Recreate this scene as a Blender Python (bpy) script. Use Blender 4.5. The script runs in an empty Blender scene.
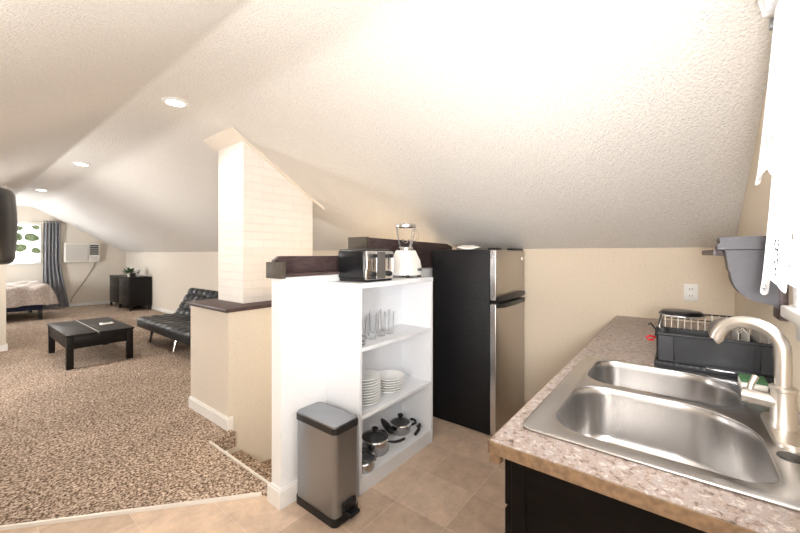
import bpy, bmesh, math, random
from mathutils import Vector, Matrix
random.seed(7)
PI = math.pi
S = bpy.context.scene
COL = S.collection

# ------------------------------------------------------------------ materials
def mat(name, color=(.8, .8, .8), rough=.5, metal=0, spec=.5, noise=0, nscale=20, bump=0, bscale=200, bdist=.002,
        trans=0, ior=1.45, emit=None, estr=0, coat=0, color2=None, aniso=None, stretch=None, alpha=1, detail=4):
    m = bpy.data.materials.new(name); m.use_nodes = True
    nt = m.node_tree; n = nt.nodes; l = nt.links
    b = n['Principled BSDF']
    b.inputs['Base Color'].default_value = (*color, 1)
    b.inputs['Roughness'].default_value = rough
    b.inputs['Metallic'].default_value = metal
    b.inputs['Specular IOR Level'].default_value = spec
    b.inputs['IOR'].default_value = ior
    b.inputs['Transmission Weight'].default_value = trans
    b.inputs['Coat Weight'].default_value = coat
    b.inputs['Alpha'].default_value = alpha
    if emit:
        b.inputs['Emission Color'].default_value = (*emit, 1); b.inputs['Emission Strength'].default_value = estr
    tc = n.new('ShaderNodeTexCoord'); vec = tc.outputs['Object']
    if stretch:
        mp = n.new('ShaderNodeMapping'); mp.inputs['Scale'].default_value = stretch
        l.new(vec, mp.inputs['Vector']); vec = mp.outputs['Vector']
    if color2 is not None or noise:
        t = n.new('ShaderNodeTexNoise'); t.inputs['Scale'].default_value = nscale; t.inputs['Detail'].default_value = detail
        l.new(vec, t.inputs['Vector'])
        r = n.new('ShaderNodeValToRGB'); c2 = color2 or tuple(c * (1 - noise) for c in color)
        r.color_ramp.elements[0].position = .35; r.color_ramp.elements[1].position = .65
        r.color_ramp.elements[0].color = (*c2, 1); r.color_ramp.elements[1].color = (*color, 1)
        l.new(t.outputs['Fac'], r.inputs['Fac']); l.new(r.outputs['Color'], b.inputs['Base Color'])
    if bump:
        t2 = n.new('ShaderNodeTexNoise'); t2.inputs['Scale'].default_value = bscale; t2.inputs['Detail'].default_value = 3
        l.new(vec, t2.inputs['Vector'])
        bp = n.new('ShaderNodeBump'); bp.inputs['Strength'].default_value = bump; bp.inputs['Distance'].default_value = bdist
        l.new(t2.outputs['Fac'], bp.inputs['Height']); l.new(bp.outputs['Normal'], b.inputs['Normal'])
    return m

def ramp(n, pts):
    r = n.new('ShaderNodeValToRGB'); e = r.color_ramp.elements
    while len(e) < len(pts): e.new(.5)
    for k, (p, c) in enumerate(pts): e[k].position = p; e[k].color = (*c, 1)
    return r

M = {}
M['ceil'] = mat('popcorn_ceiling', (.80, .765, .72), .9, noise=.12, nscale=110, bump=.85, bscale=95, bdist=.012, spec=.2)
M['wall'] = mat('cream_paint', (.76, .66, .53), .7, noise=.05, nscale=60, bump=.35, bscale=130, bdist=.004, spec=.3)
M['wallfar'] = mat('pale_cream_paint', (.72, .655, .565), .75, noise=.05, nscale=60, bump=.3, bscale=130, bdist=.004, spec=.3)
M['white_wall'] = mat('white_wall_paint', (.79, .79, .795), .6, noise=.04, nscale=80, bump=.3, bscale=150, bdist=.003, spec=.3)
M['trim'] = mat('white_trim_paint', (.83, .82, .8), .4)
M['plate_trim'] = mat('cream_trim_paint', (.8, .73, .64), .5)
M['white'] = mat('white_laminate', (.74, .75, .775), .4, noise=.02, nscale=40)
M['brown'] = mat('dark_brown_wood', (.085, .055, .055), .45, color2=(.045, .028, .028), nscale=14, stretch=(1, 8, 8), spec=.4)
M['brown_end'] = mat('olive_brown_wood', (.075, .06, .045), .55, noise=.3, nscale=30)
M['espresso'] = mat('espresso_wood', (.011, .009, .009), .4, noise=.4, nscale=10, stretch=(1, 6, 6), spec=.3)
M['cabinet'] = mat('black_brown_cabinet', (.006, .0045, .004), .6, noise=.3, nscale=12, stretch=(1, 1, 6), spec=.12)
M['black'] = mat('black_plastic', (.012, .012, .013), .4)
M['blackgloss'] = mat('glossy_black', (.010, .010, .012), .28, noise=.3, nscale=8, bump=.08, bscale=30)
M['rack'] = mat('charcoal_rack_plastic', (.016, .017, .020), .5, bump=.1, bscale=300)
M['fridge'] = mat('textured_black_steel', (.006, .006, .008), .32, bump=.9, bscale=130, bdist=.006, spec=.42)
M['steel'] = mat('brushed_steel', (.34, .355, .38), .33, metal=1, bump=.12, bscale=60, stretch=(40, 40, 1), bdist=.001)
M['fsteel'] = mat('fridge_door_steel', (.50, .46, .42), .38, metal=1, bump=.1, bscale=60, stretch=(1, 1, 40), bdist=.001)
M['sink'] = mat('sink_steel', (.50, .485, .475), .25, metal=1, bump=.1, bscale=50, stretch=(3, 40, 3), bdist=.0008)
M['nickel'] = mat('brushed_nickel', (.66, .62, .57), .32, metal=1)
M['chrome'] = mat('chrome', (.8, .8, .82), .1, metal=1)
M['silver'] = mat('silver_edge', (.72, .72, .74), .25, metal=1)
M['pot'] = mat('polished_pot_steel', (.42, .41, .41), .16, metal=1)
M['glass'] = mat('clear_glass', (.99, .99, 1), .02, trans=1, ior=1.3)
M['lidglass'] = mat('smoky_lid_glass', (.05, .05, .055), .08, spec=.6)
M['china'] = mat('white_china', (.86, .86, .85), .2)
M['offwhite'] = mat('white_enamel', (.85, .83, .79), .3)
M['strip'] = mat('pale_metal_strip', (.8, .77, .72), .35, metal=.3)
M['leather'] = mat('black_leatherette', (.008, .009, .010), .36, spec=.35, bump=.2, bscale=200)
M['duvet'] = mat('beige_duvet', (.62, .55, .5), .9, color2=(.42, .36, .33), nscale=30, bump=.4, bscale=40, bdist=.01)
M['navy'] = mat('navy_cloth', (.014, .02, .06), .8)
M['curtain'] = mat('grey_curtain', (.26, .255, .275), .8, noise=.15, nscale=60)
M['leaf'] = mat('green_leaf', (.05, .13, .035), .5, noise=.4, nscale=60)
M['leafprint'] = mat('leaf_print', (.10, .15, .05), .8, color2=(.28, .33, .2), nscale=30)
M['red'] = mat('red_plastic', (.5, .015, .02), .35)
M['green'] = mat('green_scourer', (.06, .16, .07), .9, bump=.5, bscale=120)
M['paper'] = mat('white_paper', (.8, .78, .74), .8)
M['corbel'] = mat('slate_grey_paint', (.05, .046, .055), .5, noise=.12, nscale=40)
M['acw'] = mat('aged_white_plastic', (.8, .77, .7), .5)
M['acg'] = mat('ac_louvre', (.58, .55, .5), .6)
M['cord'] = mat('tan_cord', (.35, .28, .22), .6)
M['counter_edge'] = mat('tan_laminate_edge', (.25, .16, .095), .5, noise=.35, nscale=70)
M['lamp'] = mat('lit_lens', (1, .95, .85), .5, emit=(1, .88, .7), estr=30)
M['sheer'] = None

def mat_blind():
    m = bpy.data.materials.new('sheer_white_fabric'); m.use_nodes = True
    nt = m.node_tree; n = nt.nodes; l = nt.links
    b = n['Principled BSDF']; out = n['Material Output']
    b.inputs['Base Color'].default_value = (.9, .9, .88, 1); b.inputs['Roughness'].default_value = .9
    tr = n.new('ShaderNodeBsdfTranslucent'); tr.inputs['Color'].default_value = (.92, .92, .9, 1)
    mx = n.new('ShaderNodeMixShader'); mx.inputs['Fac'].default_value = .55
    l.new(b.outputs[0], mx.inputs[1]); l.new(tr.outputs[0], mx.inputs[2]); l.new(mx.outputs[0], out.inputs['Surface'])
    return m
M['sheer'] = mat_blind()

def mat_lace():
    m = bpy.data.materials.new('white_lace'); m.use_nodes = True
    nt = m.node_tree; n = nt.nodes; l = nt.links
    b = n['Principled BSDF']; out = n['Material Output']
    b.inputs['Base Color'].default_value = (.92, .92, .93, 1); b.inputs['Roughness'].default_value = .9
    tr = n.new('ShaderNodeBsdfTranslucent'); tr.inputs['Color'].default_value = (.95, .95, .95, 1)
    mx = n.new('ShaderNodeMixShader'); mx.inputs['Fac'].default_value = .5
    l.new(b.outputs[0], mx.inputs[1]); l.new(tr.outputs[0], mx.inputs[2])
    uv = n.new('ShaderNodeUVMap')
    sp = n.new('ShaderNodeSeparateXYZ'); l.new(uv.outputs[0], sp.inputs[0])
    vo = n.new('ShaderNodeTexVoronoi'); vo.inputs['Scale'].default_value = 75; l.new(uv.outputs[0], vo.inputs['Vector'])
    lt = n.new('ShaderNodeMath'); lt.operation = 'LESS_THAN'; lt.inputs[1].default_value = .34; l.new(vo.outputs['Distance'], lt.inputs[0])
    hm = n.new('ShaderNodeMath'); hm.operation = 'LESS_THAN'; hm.inputs[1].default_value = .12; l.new(sp.outputs['Y'], hm.inputs[0])
    h2 = n.new('ShaderNodeMath'); h2.operation = 'GREATER_THAN'; h2.inputs[1].default_value = .012; l.new(sp.outputs['Y'], h2.inputs[0])
    mu = n.new('ShaderNodeMath'); mu.operation = 'MULTIPLY'; l.new(lt.outputs[0], mu.inputs[0]); l.new(hm.outputs[0], mu.inputs[1])
    m2 = n.new('ShaderNodeMath'); m2.operation = 'MULTIPLY'; l.new(mu.outputs[0], m2.inputs[0]); l.new(h2.outputs[0], m2.inputs[1])
    tp = n.new('ShaderNodeBsdfTransparent')
    mz = n.new('ShaderNodeMixShader'); l.new(m2.outputs[0], mz.inputs['Fac']); l.new(mx.outputs[0], mz.inputs[1]); l.new(tp.outputs[0], mz.inputs[2])
    l.new(mz.outputs[0], out.inputs['Surface'])
    return m
M['lace'] = mat_lace()

def mat_thin_glass():
    m = bpy.data.materials.new('clear_thin_glass'); m.use_nodes = True
    nt = m.node_tree; n = nt.nodes; l = nt.links; out = n['Material Output']; n.remove(n['Principled BSDF'])
    tp = n.new('ShaderNodeBsdfTransparent'); tp.inputs['Color'].default_value = (.985, .985, .985, 1)
    gl = n.new('ShaderNodeBsdfGlossy'); gl.inputs['Roughness'].default_value = .06
    df = n.new('ShaderNodeBsdfDiffuse'); df.inputs['Color'].default_value = (.55, .56, .57, 1)
    mg = n.new('ShaderNodeMixShader'); mg.inputs['Fac'].default_value = .55
    l.new(gl.outputs[0], mg.inputs[1]); l.new(df.outputs[0], mg.inputs[2])
    lw = n.new('ShaderNodeLayerWeight'); lw.inputs['Blend'].default_value = .2
    mu = n.new('ShaderNodeMath'); mu.operation = 'MULTIPLY'; mu.inputs[1].default_value = .75; l.new(lw.outputs['Fresnel'], mu.inputs[0])
    mx = n.new('ShaderNodeMixShader')
    l.new(mu.outputs[0], mx.inputs['Fac']); l.new(tp.outputs[0], mx.inputs[1]); l.new(mg.outputs[0], mx.inputs[2]); l.new(mx.outputs[0], out.inputs['Surface'])
    return m
M['glass'] = mat_thin_glass()

def mat_carpet():
    m = bpy.data.materials.new('speckled_carpet'); m.use_nodes = True
    nt = m.node_tree; n = nt.nodes; l = nt.links; b = n['Principled BSDF']
    b.inputs['Roughness'].default_value = 1; b.inputs['Specular IOR Level'].default_value = .1
    g = n.new('ShaderNodeNewGeometry')
    t = n.new('ShaderNodeTexNoise'); t.inputs['Scale'].default_value = 68; t.inputs['Detail'].default_value = 4; t.inputs['Roughness'].default_value = .75
    l.new(g.outputs['Position'], t.inputs['Vector'])
    r = ramp(n, [(.39, (.075, .05, .038)), (.47, (.30, .212, .155)), (.53, (.53, .405, .315)), (.61, (.88, .75, .63))])
    l.new(t.outputs['Fac'], r.inputs['Fac'])
    t2 = n.new('ShaderNodeTexNoise'); t2.inputs['Scale'].default_value = 1.6; l.new(g.outputs['Position'], t2.inputs['Vector'])
    r2 = ramp(n, [(.35, (.82, .82, .82)), (.65, (1, 1, 1))]); l.new(t2.outputs['Fac'], r2.inputs['Fac'])
    mx = n.new('ShaderNodeMixRGB'); mx.blend_type = 'MULTIPLY'; mx.inputs[0].default_value = 1
    l.new(r.outputs[0], mx.inputs[1]); l.new(r2.outputs[0], mx.inputs[2]); l.new(mx.outputs[0], b.inputs['Base Color'])
    bp = n.new('ShaderNodeBump'); bp.inputs['Strength'].default_value = 1; bp.inputs['Distance'].default_value = .012
    l.new(t.outputs['Fac'], bp.inputs['Height']); l.new(bp.outputs[0], b.inputs['Normal'])
    return m
M['carpet'] = mat_carpet()

def mat_tile():
    m = bpy.data.materials.new('travertine_tile'); m.use_nodes = True
    nt = m.node_tree; n = nt.nodes; l = nt.links; b = n['Principled BSDF']
    b.inputs['Roughness'].default_value = .42
    g = n.new('ShaderNodeNewGeometry')
    mp = n.new('ShaderNodeMapping'); mp.inputs['Location'].default_value = (-2.195, -1.25, 0)
    l.new(g.outputs['Position'], mp.inputs['Vector'])
    br = n.new('ShaderNodeTexBrick'); br.inputs['Scale'].default_value = 1
    br.inputs['Brick Width'].default_value = .318; br.inputs['Row Height'].default_value = .318
    br.inputs['Mortar Size'].default_value = .0022; br.inputs['Mortar Smooth'].default_value = .2
    br.offset = 0
    br.inputs['Color1'].default_value = (.66, .515, .40, 1); br.inputs['Color2'].default_value = (.48, .36, .27, 1)
    br.inputs['Mortar'].default_value = (.72, .60, .49, 1); br.inputs['Bias'].default_value = -.25
    l.new(mp.outputs[0], br.inputs['Vector'])
    t = n.new('ShaderNodeTexNoise'); t.inputs['Scale'].default_value = 9; t.inputs['Detail'].default_value = 8; t.inputs['Roughness'].default_value = .7
    l.new(g.outputs['Position'], t.inputs['Vector'])
    r = ramp(n, [(.3, (.72, .70, .68)), (.7, (1.12, 1.10, 1.08))]); l.new(t.outputs['Fac'], r.inputs['Fac'])
    mx = n.new('ShaderNodeMixRGB'); mx.blend_type = 'MULTIPLY'; mx.inputs[0].default_value = 1
    l.new(br.outputs['Color'], mx.inputs[1]); l.new(r.outputs[0], mx.inputs[2]); l.new(mx.outputs[0], b.inputs['Base Color'])
    bp = n.new('ShaderNodeBump'); bp.inputs['Strength'].default_value = .25; bp.inputs['Distance'].default_value = .002; bp.invert = True
    l.new(br.outputs['Fac'], bp.inputs['Height']); l.new(bp.outputs[0], b.inputs['Normal'])
    return m
M['tile'] = mat_tile()

def mat_counter():
    m = bpy.data.materials.new('granite_laminate'); m.use_nodes = True
    nt = m.node_tree; n = nt.nodes; l = nt.links; b = n['Principled BSDF']
    b.inputs['Roughness'].default_value = .38
    g = n.new('ShaderNodeNewGeometry')
    t = n.new('ShaderNodeTexNoise'); t.inputs['Scale'].default_value = 62; t.inputs['Detail'].default_value = 6; t.inputs['Roughness'].default_value = .7; t.inputs['Distortion'].default_value = .6
    l.new(g.outputs['Position'], t.inputs['Vector'])
    r = ramp(n, [(.32, (.05, .038, .036)), (.42, (.20, .145, .12)), (.49, (.38, .30, .25)), (.54, (.24, .205, .205)), (.62, (.55, .485, .44)), (.70, (.33, .25, .21))])
    l.new(t.outputs['Fac'], r.inputs['Fac']); l.new(r.outputs[0], b.inputs['Base Color'])
    return m
M['counter'] = mat_counter()

def mat_brick():
    m = bpy.data.materials.new('white_painted_brick'); m.use_nodes = True
    nt = m.node_tree; n = nt.nodes; l = nt.links; b = n['Principled BSDF']
    b.inputs['Base Color'].default_value = (.83, .79, .74, 1); b.inputs['Roughness'].default_value = .6
    g = n.new('ShaderNodeNewGeometry'); sp = n.new('ShaderNodeSeparateXYZ'); l.new(g.outputs['Position'], sp.inputs[0])
    ad = n.new('ShaderNodeMath'); l.new(sp.outputs['X'], ad.inputs[0]); l.new(sp.outputs['Y'], ad.inputs[1])
    cb = n.new('ShaderNodeCombineXYZ'); l.new(ad.outputs[0], cb.inputs['X']); l.new(sp.outputs['Z'], cb.inputs['Y'])
    nz = n.new('ShaderNodeTexNoise'); nz.inputs['Scale'].default_value = 6; l.new(g.outputs['Position'], nz.inputs['Vector'])
    va = n.new('ShaderNodeVectorMath'); va.operation = 'SCALE'; va.inputs['Scale'].default_value = .012; l.new(nz.outputs['Color'], va.inputs[0])
    v2 = n.new('ShaderNodeVectorMath'); l.new(cb.outputs[0], v2.inputs[0]); l.new(va.outputs[0], v2.inputs[1])
    br = n.new('ShaderNodeTexBrick'); br.inputs['Scale'].default_value = 1; br.inputs['Brick Width'].default_value = .21
    br.inputs['Row Height'].default_value = .072; br.inputs['Mortar Size'].default_value = .006; br.inputs['Mortar Smooth'].default_value = .5
    br.inputs['Color1'].default_value = (.84, .80, .76, 1); br.inputs['Color2'].default_value = (.80, .76, .71, 1); br.inputs['Mortar'].default_value = (.79, .75, .705, 1)
    l.new(v2.outputs[0], br.inputs['Vector']); l.new(br.outputs['Color'], b.inputs['Base Color'])
    n2 = n.new('ShaderNodeTexNoise'); n2.inputs['Scale'].default_value = 60; l.new(g.outputs['Position'], n2.inputs['Vector'])
    mm = n.new('ShaderNodeMath'); mm.operation = 'MULTIPLY_ADD'; mm.inputs[1].default_value = -.3
    l.new(n2.outputs['Fac'], mm.inputs[0]); l.new(br.outputs['Fac'], mm.inputs[2])
    bp = n.new('ShaderNodeBump'); bp.inputs['Strength'].default_value = .5; bp.inputs['Distance'].default_value = .006; bp.invert = True
    l.new(mm.outputs[0], bp.inputs['Height']); l.new(bp.outputs[0], b.inputs['Normal'])
    return m
M['brick'] = mat_brick()

# ------------------------------------------------------------------ mesh helpers
class MB:
    def __init__(s): s.bm = bmesh.new(); s.uv = None
    def _faces(s, vs): return list({f for v in vs for f in v.link_faces})
    def box(s, x0, x1, y0, y1, z0, z1, bev=0, seg=2, mi=0):
        r = bmesh.ops.create_cube(s.bm, size=1)
        vs = r['verts']
        for v in vs:
            v.co = Vector((x0 + (v.co.x + .5) * (x1 - x0), y0 + (v.co.y + .5) * (y1 - y0), z0 + (v.co.z + .5) * (z1 - z0)))
        for f in s._faces(vs): f.material_index = mi
        if bev:
            es = list({e for v in vs for e in v.link_edges})
            bmesh.ops.bevel(s.bm, geom=es, offset=bev, segments=seg, affect='EDGES', profile=.5)
        return s
    def loft(s, loops, cap0=True, cap1=True, closed=True, mi=0):
        L = [[s.bm.verts.new(p) for p in lp] for lp in loops]
        n = len(L[0])
        for a, b in zip(L[:-1], L[1:]):
            for i in range(n if closed else n - 1):
                j = (i + 1) % n
                f = s.bm.faces.new((a[i], a[j], b[j], b[i])); f.material_index = mi
        if cap0: s.bm.faces.new(L[0][::-1]).material_index = mi
        if cap1: s.bm.faces.new(L[-1]).material_index = mi
        return s
    def lathe(s, prof, c=(0, 0, 0), n=28, axis='Z', mi=0, cap0=False, cap1=False):
        loops = []
        for r, z in prof:
            lp = []
            for k in range(n):
                a = 2 * PI * k / n; p = (r * math.cos(a), r * math.sin(a), z)
                if axis == 'X': p = (p[2], p[0], p[1])
                if axis == 'Y': p = (p[0], p[2], p[1])
                lp.append((c[0] + p[0], c[1] + p[1], c[2] + p[2]))
            loops.append(lp)
        s.loft(loops, cap0, cap1, mi=mi); return s
    def cyl(s, p0, p1, r0, r1=None, n=16, mi=0):
        return s.tube([p0, p1], r0, n, r1=r1, mi=mi)
    def tube(s, pts, r, n=10, r1=None, mi=0, closed=False, radii=None, flat=None):
        P = [Vector(p) for p in pts]; m = len(P); loops = []
        up = Vector((0, 0, 1)); prev = None
        for i, p in enumerate(P):
            if closed: d = P[(i + 1) % m] - P[i - 1]
            else: d = (P[min(i + 1, m - 1)] - P[max(i - 1, 0)])
            d.normalize()
            if prev is None:
                u = d.cross(up)
                if u.length < .01: u = d.cross(Vector((1, 0, 0)))
            else: u = prev - d * prev.dot(d)
            u.normalize(); prev = u; v = d.cross(u)
            rr = radii[i] if radii else (r if r1 is None else r + (r1 - r) * i / (m - 1))
            fl = flat or 1
            loops.append([p + u * rr * math.cos(2 * PI * k / n) + v * rr * fl * math.sin(2 * PI * k / n) for k in range(n)])
        if closed: loops.append(loops[0]); s.loft(loops, False, False, mi=mi)
        else: s.loft(loops, mi=mi)
        return s
    def prism(s, poly, axis, a, b, mi=0):
        def P(p, t):
            return {'X': (t, p[0], p[1]), 'Y': (p[0], t, p[1]), 'Z': (p[0], p[1], t)}[axis]
        s.loft([[P(p, a) for p in poly], [P(p, b) for p in poly]], mi=mi); return s
    def xform(s, mtx):
        bmesh.ops.transform(s.bm, matrix=mtx, verts=s.bm.verts[:]); return s
    def build(s, name, m, parent=None, angle=35, origin=None):
        bmesh.ops.remove_doubles(s.bm, verts=s.bm.verts[:], dist=1e-6)
        bmesh.ops.recalc_face_normals(s.bm, faces=s.bm.faces[:])
        if parent is not None:
            o0 = Vector((0, 0, 0)); q = parent
            while q: o0 += q.location; q = q.parent
        else:
            cs = [v.co for v in s.bm.verts]
            lo = [min(c[i] for c in cs) for i in range(3)]; hi = [max(c[i] for c in cs) for i in range(3)]
            o0 = Vector(origin) if origin is not None else Vector(((lo[0] + hi[0]) / 2, (lo[1] + hi[1]) / 2, lo[2]))
        bmesh.ops.translate(s.bm, vec=-o0, verts=s.bm.verts[:])
        me = bpy.data.meshes.new(name); s.bm.to_mesh(me); s.bm.free()
        for mm in (m if isinstance(m, (list, tuple)) else [m]): me.materials.append(mm)
        me.shade_smooth(); me.set_sharp_from_angle(angle=math.radians(angle))
        o = bpy.data.objects.new(name, me); COL.objects.link(o)
        if parent is not None: o.parent = parent
        else: o.location = o0
        return o

def tag(o, label=None, cat=None, group=None, kind=None):
    if label: o['label'] = label
    if cat: o['category'] = cat
    if group: o['group'] = group
    if kind: o['kind'] = kind
    return o
def thing(name, label, cat, loc, group=None, kind=None):
    o = bpy.data.objects.new(name, None); COL.objects.link(o); o.location = loc; o.empty_display_size = .05
    return tag(o, label, cat, group, kind)
def struct(mb, name, m, label, cat='structure', parent=None, **k):
    o = mb.build(name, m, parent, **k)
    return tag(o, label, cat, kind='structure')
def copy_tree(o, parent=None):
    c = o.copy(); COL.objects.link(c); c.parent = parent
    for ch in list(o.children): copy_tree(ch, c)
    return c
def rrect(x0, x1, y0, y1, r, n=8):
    """counter-clockwise rounded rectangle; r = radii for (-x-y, +x-y, +x+y, -x+y)"""
    if not isinstance(r, (list, tuple)): r = [r] * 4
    out = []
    for (cx, cy, a0, rr) in ((x0 + r[0], y0 + r[0], PI, r[0]), (x1 - r[1], y0 + r[1], 1.5 * PI, r[1]), (x1 - r[2], y1 - r[2], 0, r[2]), (x0 + r[3], y1 - r[3], .5 * PI, r[3])):
        for k in range(n + 1):
            a = a0 + .5 * PI * k / n; out.append((cx + rr * math.cos(a), cy + rr * math.sin(a)))
    return out
def plate_with_holes(outer, holes, z0, z1, bev=0):
    """flat plate cut by holes, as a bmesh from a filled 2-D curve"""
    cu = bpy.data.curves.new('tmp', 'CURVE'); cu.dimensions = '2D'; cu.fill_mode = 'BOTH'
    for lp in [outer] + holes:
        sp = cu.splines.new('POLY'); sp.points.add(len(lp) - 1); sp.use_cyclic_u = True
        for p, q in zip(sp.points, lp): p.co = (q[0], q[1], 0, 1)
    cu.extrude = (z1 - z0) / 2 - bev; cu.bevel_depth = bev; cu.bevel_resolution = 2
    ob = bpy.data.objects.new('tmp', cu); COL.objects.link(ob); ob.location = (0, 0, 0)
    dg = bpy.context.evaluated_depsgraph_get(); dg.update()
    me = bpy.data.meshes.new_from_object(ob.evaluated_get(dg))
    mb = MB(); mb.bm.from_mesh(me); bmesh.ops.translate(mb.bm, vec=(0, 0, (z0 + z1) / 2), verts=mb.bm.verts[:])
    for f in mb.bm.faces: f.material_index = 0
    bpy.data.objects.remove(ob); bpy.data.curves.remove(cu); bpy.data.meshes.remove(me)
    return mb

# ------------------------------------------------------------------ room shell
XK = 3.18; XL = -1.0; YN = -.28; YF = 12.4
C1, C2, ZC = .85, 1.31, 2.53
ZK = 1.425; SL = (ZC - ZK) / (XK - C2)
ZL = ZC - SL * (C1 - XL)
def zceil(x): return ZC - SL * (x - C2) if x > C2 else (ZC if x > C1 else ZC - SL * (C1 - x))

# floors
b = MB().prism([(-1.1, -.42), (XK + .1, -.42), (XK + .1, 1.75), (1.19, 1.75), (1.12, 1.885), (.17, 2.68), (-1.1, 3.75)], 'Z', -.1, 0)
struct(b, 'floor', M['tile'], 'beige travertine tile kitchen floor', 'floor', origin=(0, 0, 0))
b = MB().prism([(1.19, 1.83), (1.12, 1.885), (.17, 2.68), (-1.1, 3.75), (-1.1, 12.5), (XK + .1, 12.5), (XK + .1, 2.8), (1.38, 2.8), (1.38, 2.69), (1.19, 2.69)], 'Z', -.1, .012)
struct(b, 'floor', M['carpet'], 'speckled brown carpet floor of the bedroom area', 'floor', origin=(0, 0, 0))
# transition strips
def strip(p, q, w, z0, z1):
    p = Vector((*p, 0)); q = Vector((*q, 0)); d = (q - p).normalized(); u = Vector((-d.y, d.x, 0)) * w / 2
    return MB().loft([[(*(p - u).xy, z0), (*(p + u).xy, z0), (*(p + u * .6).xy, z1), (*(p - u * .6).xy, z1)],
                      [(*(q - u).xy, z0), (*(q + u).xy, z0), (*(q + u * .6).xy, z1), (*(q - u * .6).xy, z1)]])
b = strip((1.12, 1.885), (.17, 2.68), .02, 0, .016)
struct(b, 'trim_1', M['strip'], 'pale metal strip between carpet and tile', 'trim')
b = strip((1.19, 1.84), (1.19, 2.69), .02, .004, .02)
struct(b, 'trim_2', M['strip'], 'pale metal nosing strip at the top of the stairwell', 'trim')
# ceiling
# creases rounded in the mesh to soften the shading step across them
def crease(x0, w):
    a = Vector((x0 - w, zceil(x0 - w))); m_ = Vector((x0, ZC)); c = Vector((x0 + w, zceil(x0 + w)))
    return [tuple(a * (1 - t) ** 2 + m_ * 2 * t * (1 - t) + c * t * t) for t in [k / 8 for k in range(9)]]
prof = [(XL, ZL)] + crease(C1, .03) + crease(C2, .09) + [(XK, ZK), (XK, ZK + .12), (C2 + .04, ZC + .12), (C1 - .04, ZC + .12), (XL, ZL + .12)]
struct(MB().prism(prof, 'Y', YN - .1, YF + .1), 'ceiling', M['ceil'], 'popcorn textured sloping attic ceiling with flat ridge strip', 'ceiling', origin=(0, 0, 0), angle=10)
# side walls
struct(MB().box(XK, XK + .1, YN - .1, 4.0, -1.3, ZK + .1), 'wall_right', M['wall'], 'cream low knee wall behind the refrigerator', 'wall')
struct(MB().box(XK, XK + .1, 4.0, YF + .1, -.1, ZK + .1), 'wall_right', M['wallfar'], 'pale cream low knee wall of the bedroom area', 'wall')
struct(MB().box(XL - .1, XL, YN - .1, YF + .1, -.1, ZL + .1), 'wall_left', M['wall'], 'cream low knee wall on the left', 'wall')
def gable(y0, y1, hx0, hx1, hz0, hz1):
    b = MB()
    def top(x): return zceil(x) + .05
    b.prism([(XL, -.1), (hx0, -.1), (hx0, top(hx0))] + ([(C1, top(C1))] if hx0 > C1 else []) + [(XL, top(XL))], 'Y', y0, y1)
    pts = [(hx1, -.1), (XK, -.1), (XK, top(XK))]
    if hx1 < C2: pts.append((C2, top(C2)))
    pts.append((hx1, top(hx1)))
    b.prism(pts, 'Y', y0, y1)
    b.box(hx0, hx1, y0, y1, -.1, hz0)
    pts = [(hx0, hz1), (hx1, hz1), (hx1, top(hx1))] + [(c, top(c)) for c in (C2, C1) if hx0 < c < hx1] + [(hx0, top(hx0))]
    b.prism(pts, 'Y', y0, y1)
    return b
NW = (.62, 1.50, 1.225, 2.12); FW = (.1, 1.40, 1.16, 2.1)
struct(gable(YN - .1, YN, *NW), 'wall_front', M['wall'], 'cream gable wall behind the sink with a window', 'wall')
struct(gable(YF, YF + .1, *FW), 'wall_back', M['wallfar'], 'cream gable wall at the far end with a window', 'wall')
# partition
b = MB().prism([(XL, 0), (.535, 0), (.535, zceil(.535) + .02), (XL, ZL + .02)], 'Y', 7.5, 7.62)
struct(b, 'wall_partition', M['wallfar'], 'cream partition wall at the left edge', 'wall')
# windows
def window(name, w, y, fw, label, out):
    x0, x1, z0, z1 = w
    b = MB()
    yy = (y, y + out * .05)
    ya, yb = min(yy), max(yy)
    b.box(x0, x0 + fw, ya, yb, z0, z1).box(x1 - fw, x1, ya, yb, z0, z1).box(x0, x1, ya, yb, z1 - fw, z1).box(x0, x1, ya, yb, z0, z0 + fw).box(x0, x1, ya, yb, (z0 + z1) / 2 - .02, (z0 + z1) / 2 + .02)
    o = struct(b, name, M['trim'], label, 'window')
    MB().box(x0 + fw, x1 - fw, (ya + yb) / 2 - .002, (ya + yb) / 2 + .002, z0 + fw, z1 - fw).build('pane', mat_pane, o)
    s = MB(); yi = y - out * .05 - out * .05 * 0
    return o
mat_pane = mat('window_glass', (1, 1, 1), 0, trans=1, ior=1.02, spec=.1)
wn = window('window_2', NW, YN - .03, .045, 'white framed kitchen window behind the lace curtain', -1)
b = MB().box(NW[0] - .09, NW[0], YN, YN + .016, NW[2] - .03, NW[3] + .09, .003).box(NW[1], NW[1] + .06, YN, YN + .016, NW[2], NW[3] + .09, .003).box(NW[0] - .09, NW[1] + .09, YN, YN + .016, NW[3], NW[3] + .09, .003)
b.build('casing', M['trim'], wn)
MB().box(NW[0] - .10, NW[1] + .07, YN, YN + .04, NW[2] - .035, NW[2], .004).build('sill', M['trim'], wn)
MB().box(NW[0] - .08, NW[1] + .05, YN, YN + .012, NW[2] - .10, NW[2] - .035, .003).build('apron', M['trim'], wn)
wf = window('window_1', FW, YF + .03, .05, 'white framed bedroom window at the far end', 1)
MB().box(FW[0] - .06, FW[1] + .06, YF - .03, YF, FW[2] - .03, FW[2], .004).build('sill', M['trim'], wf)

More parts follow.
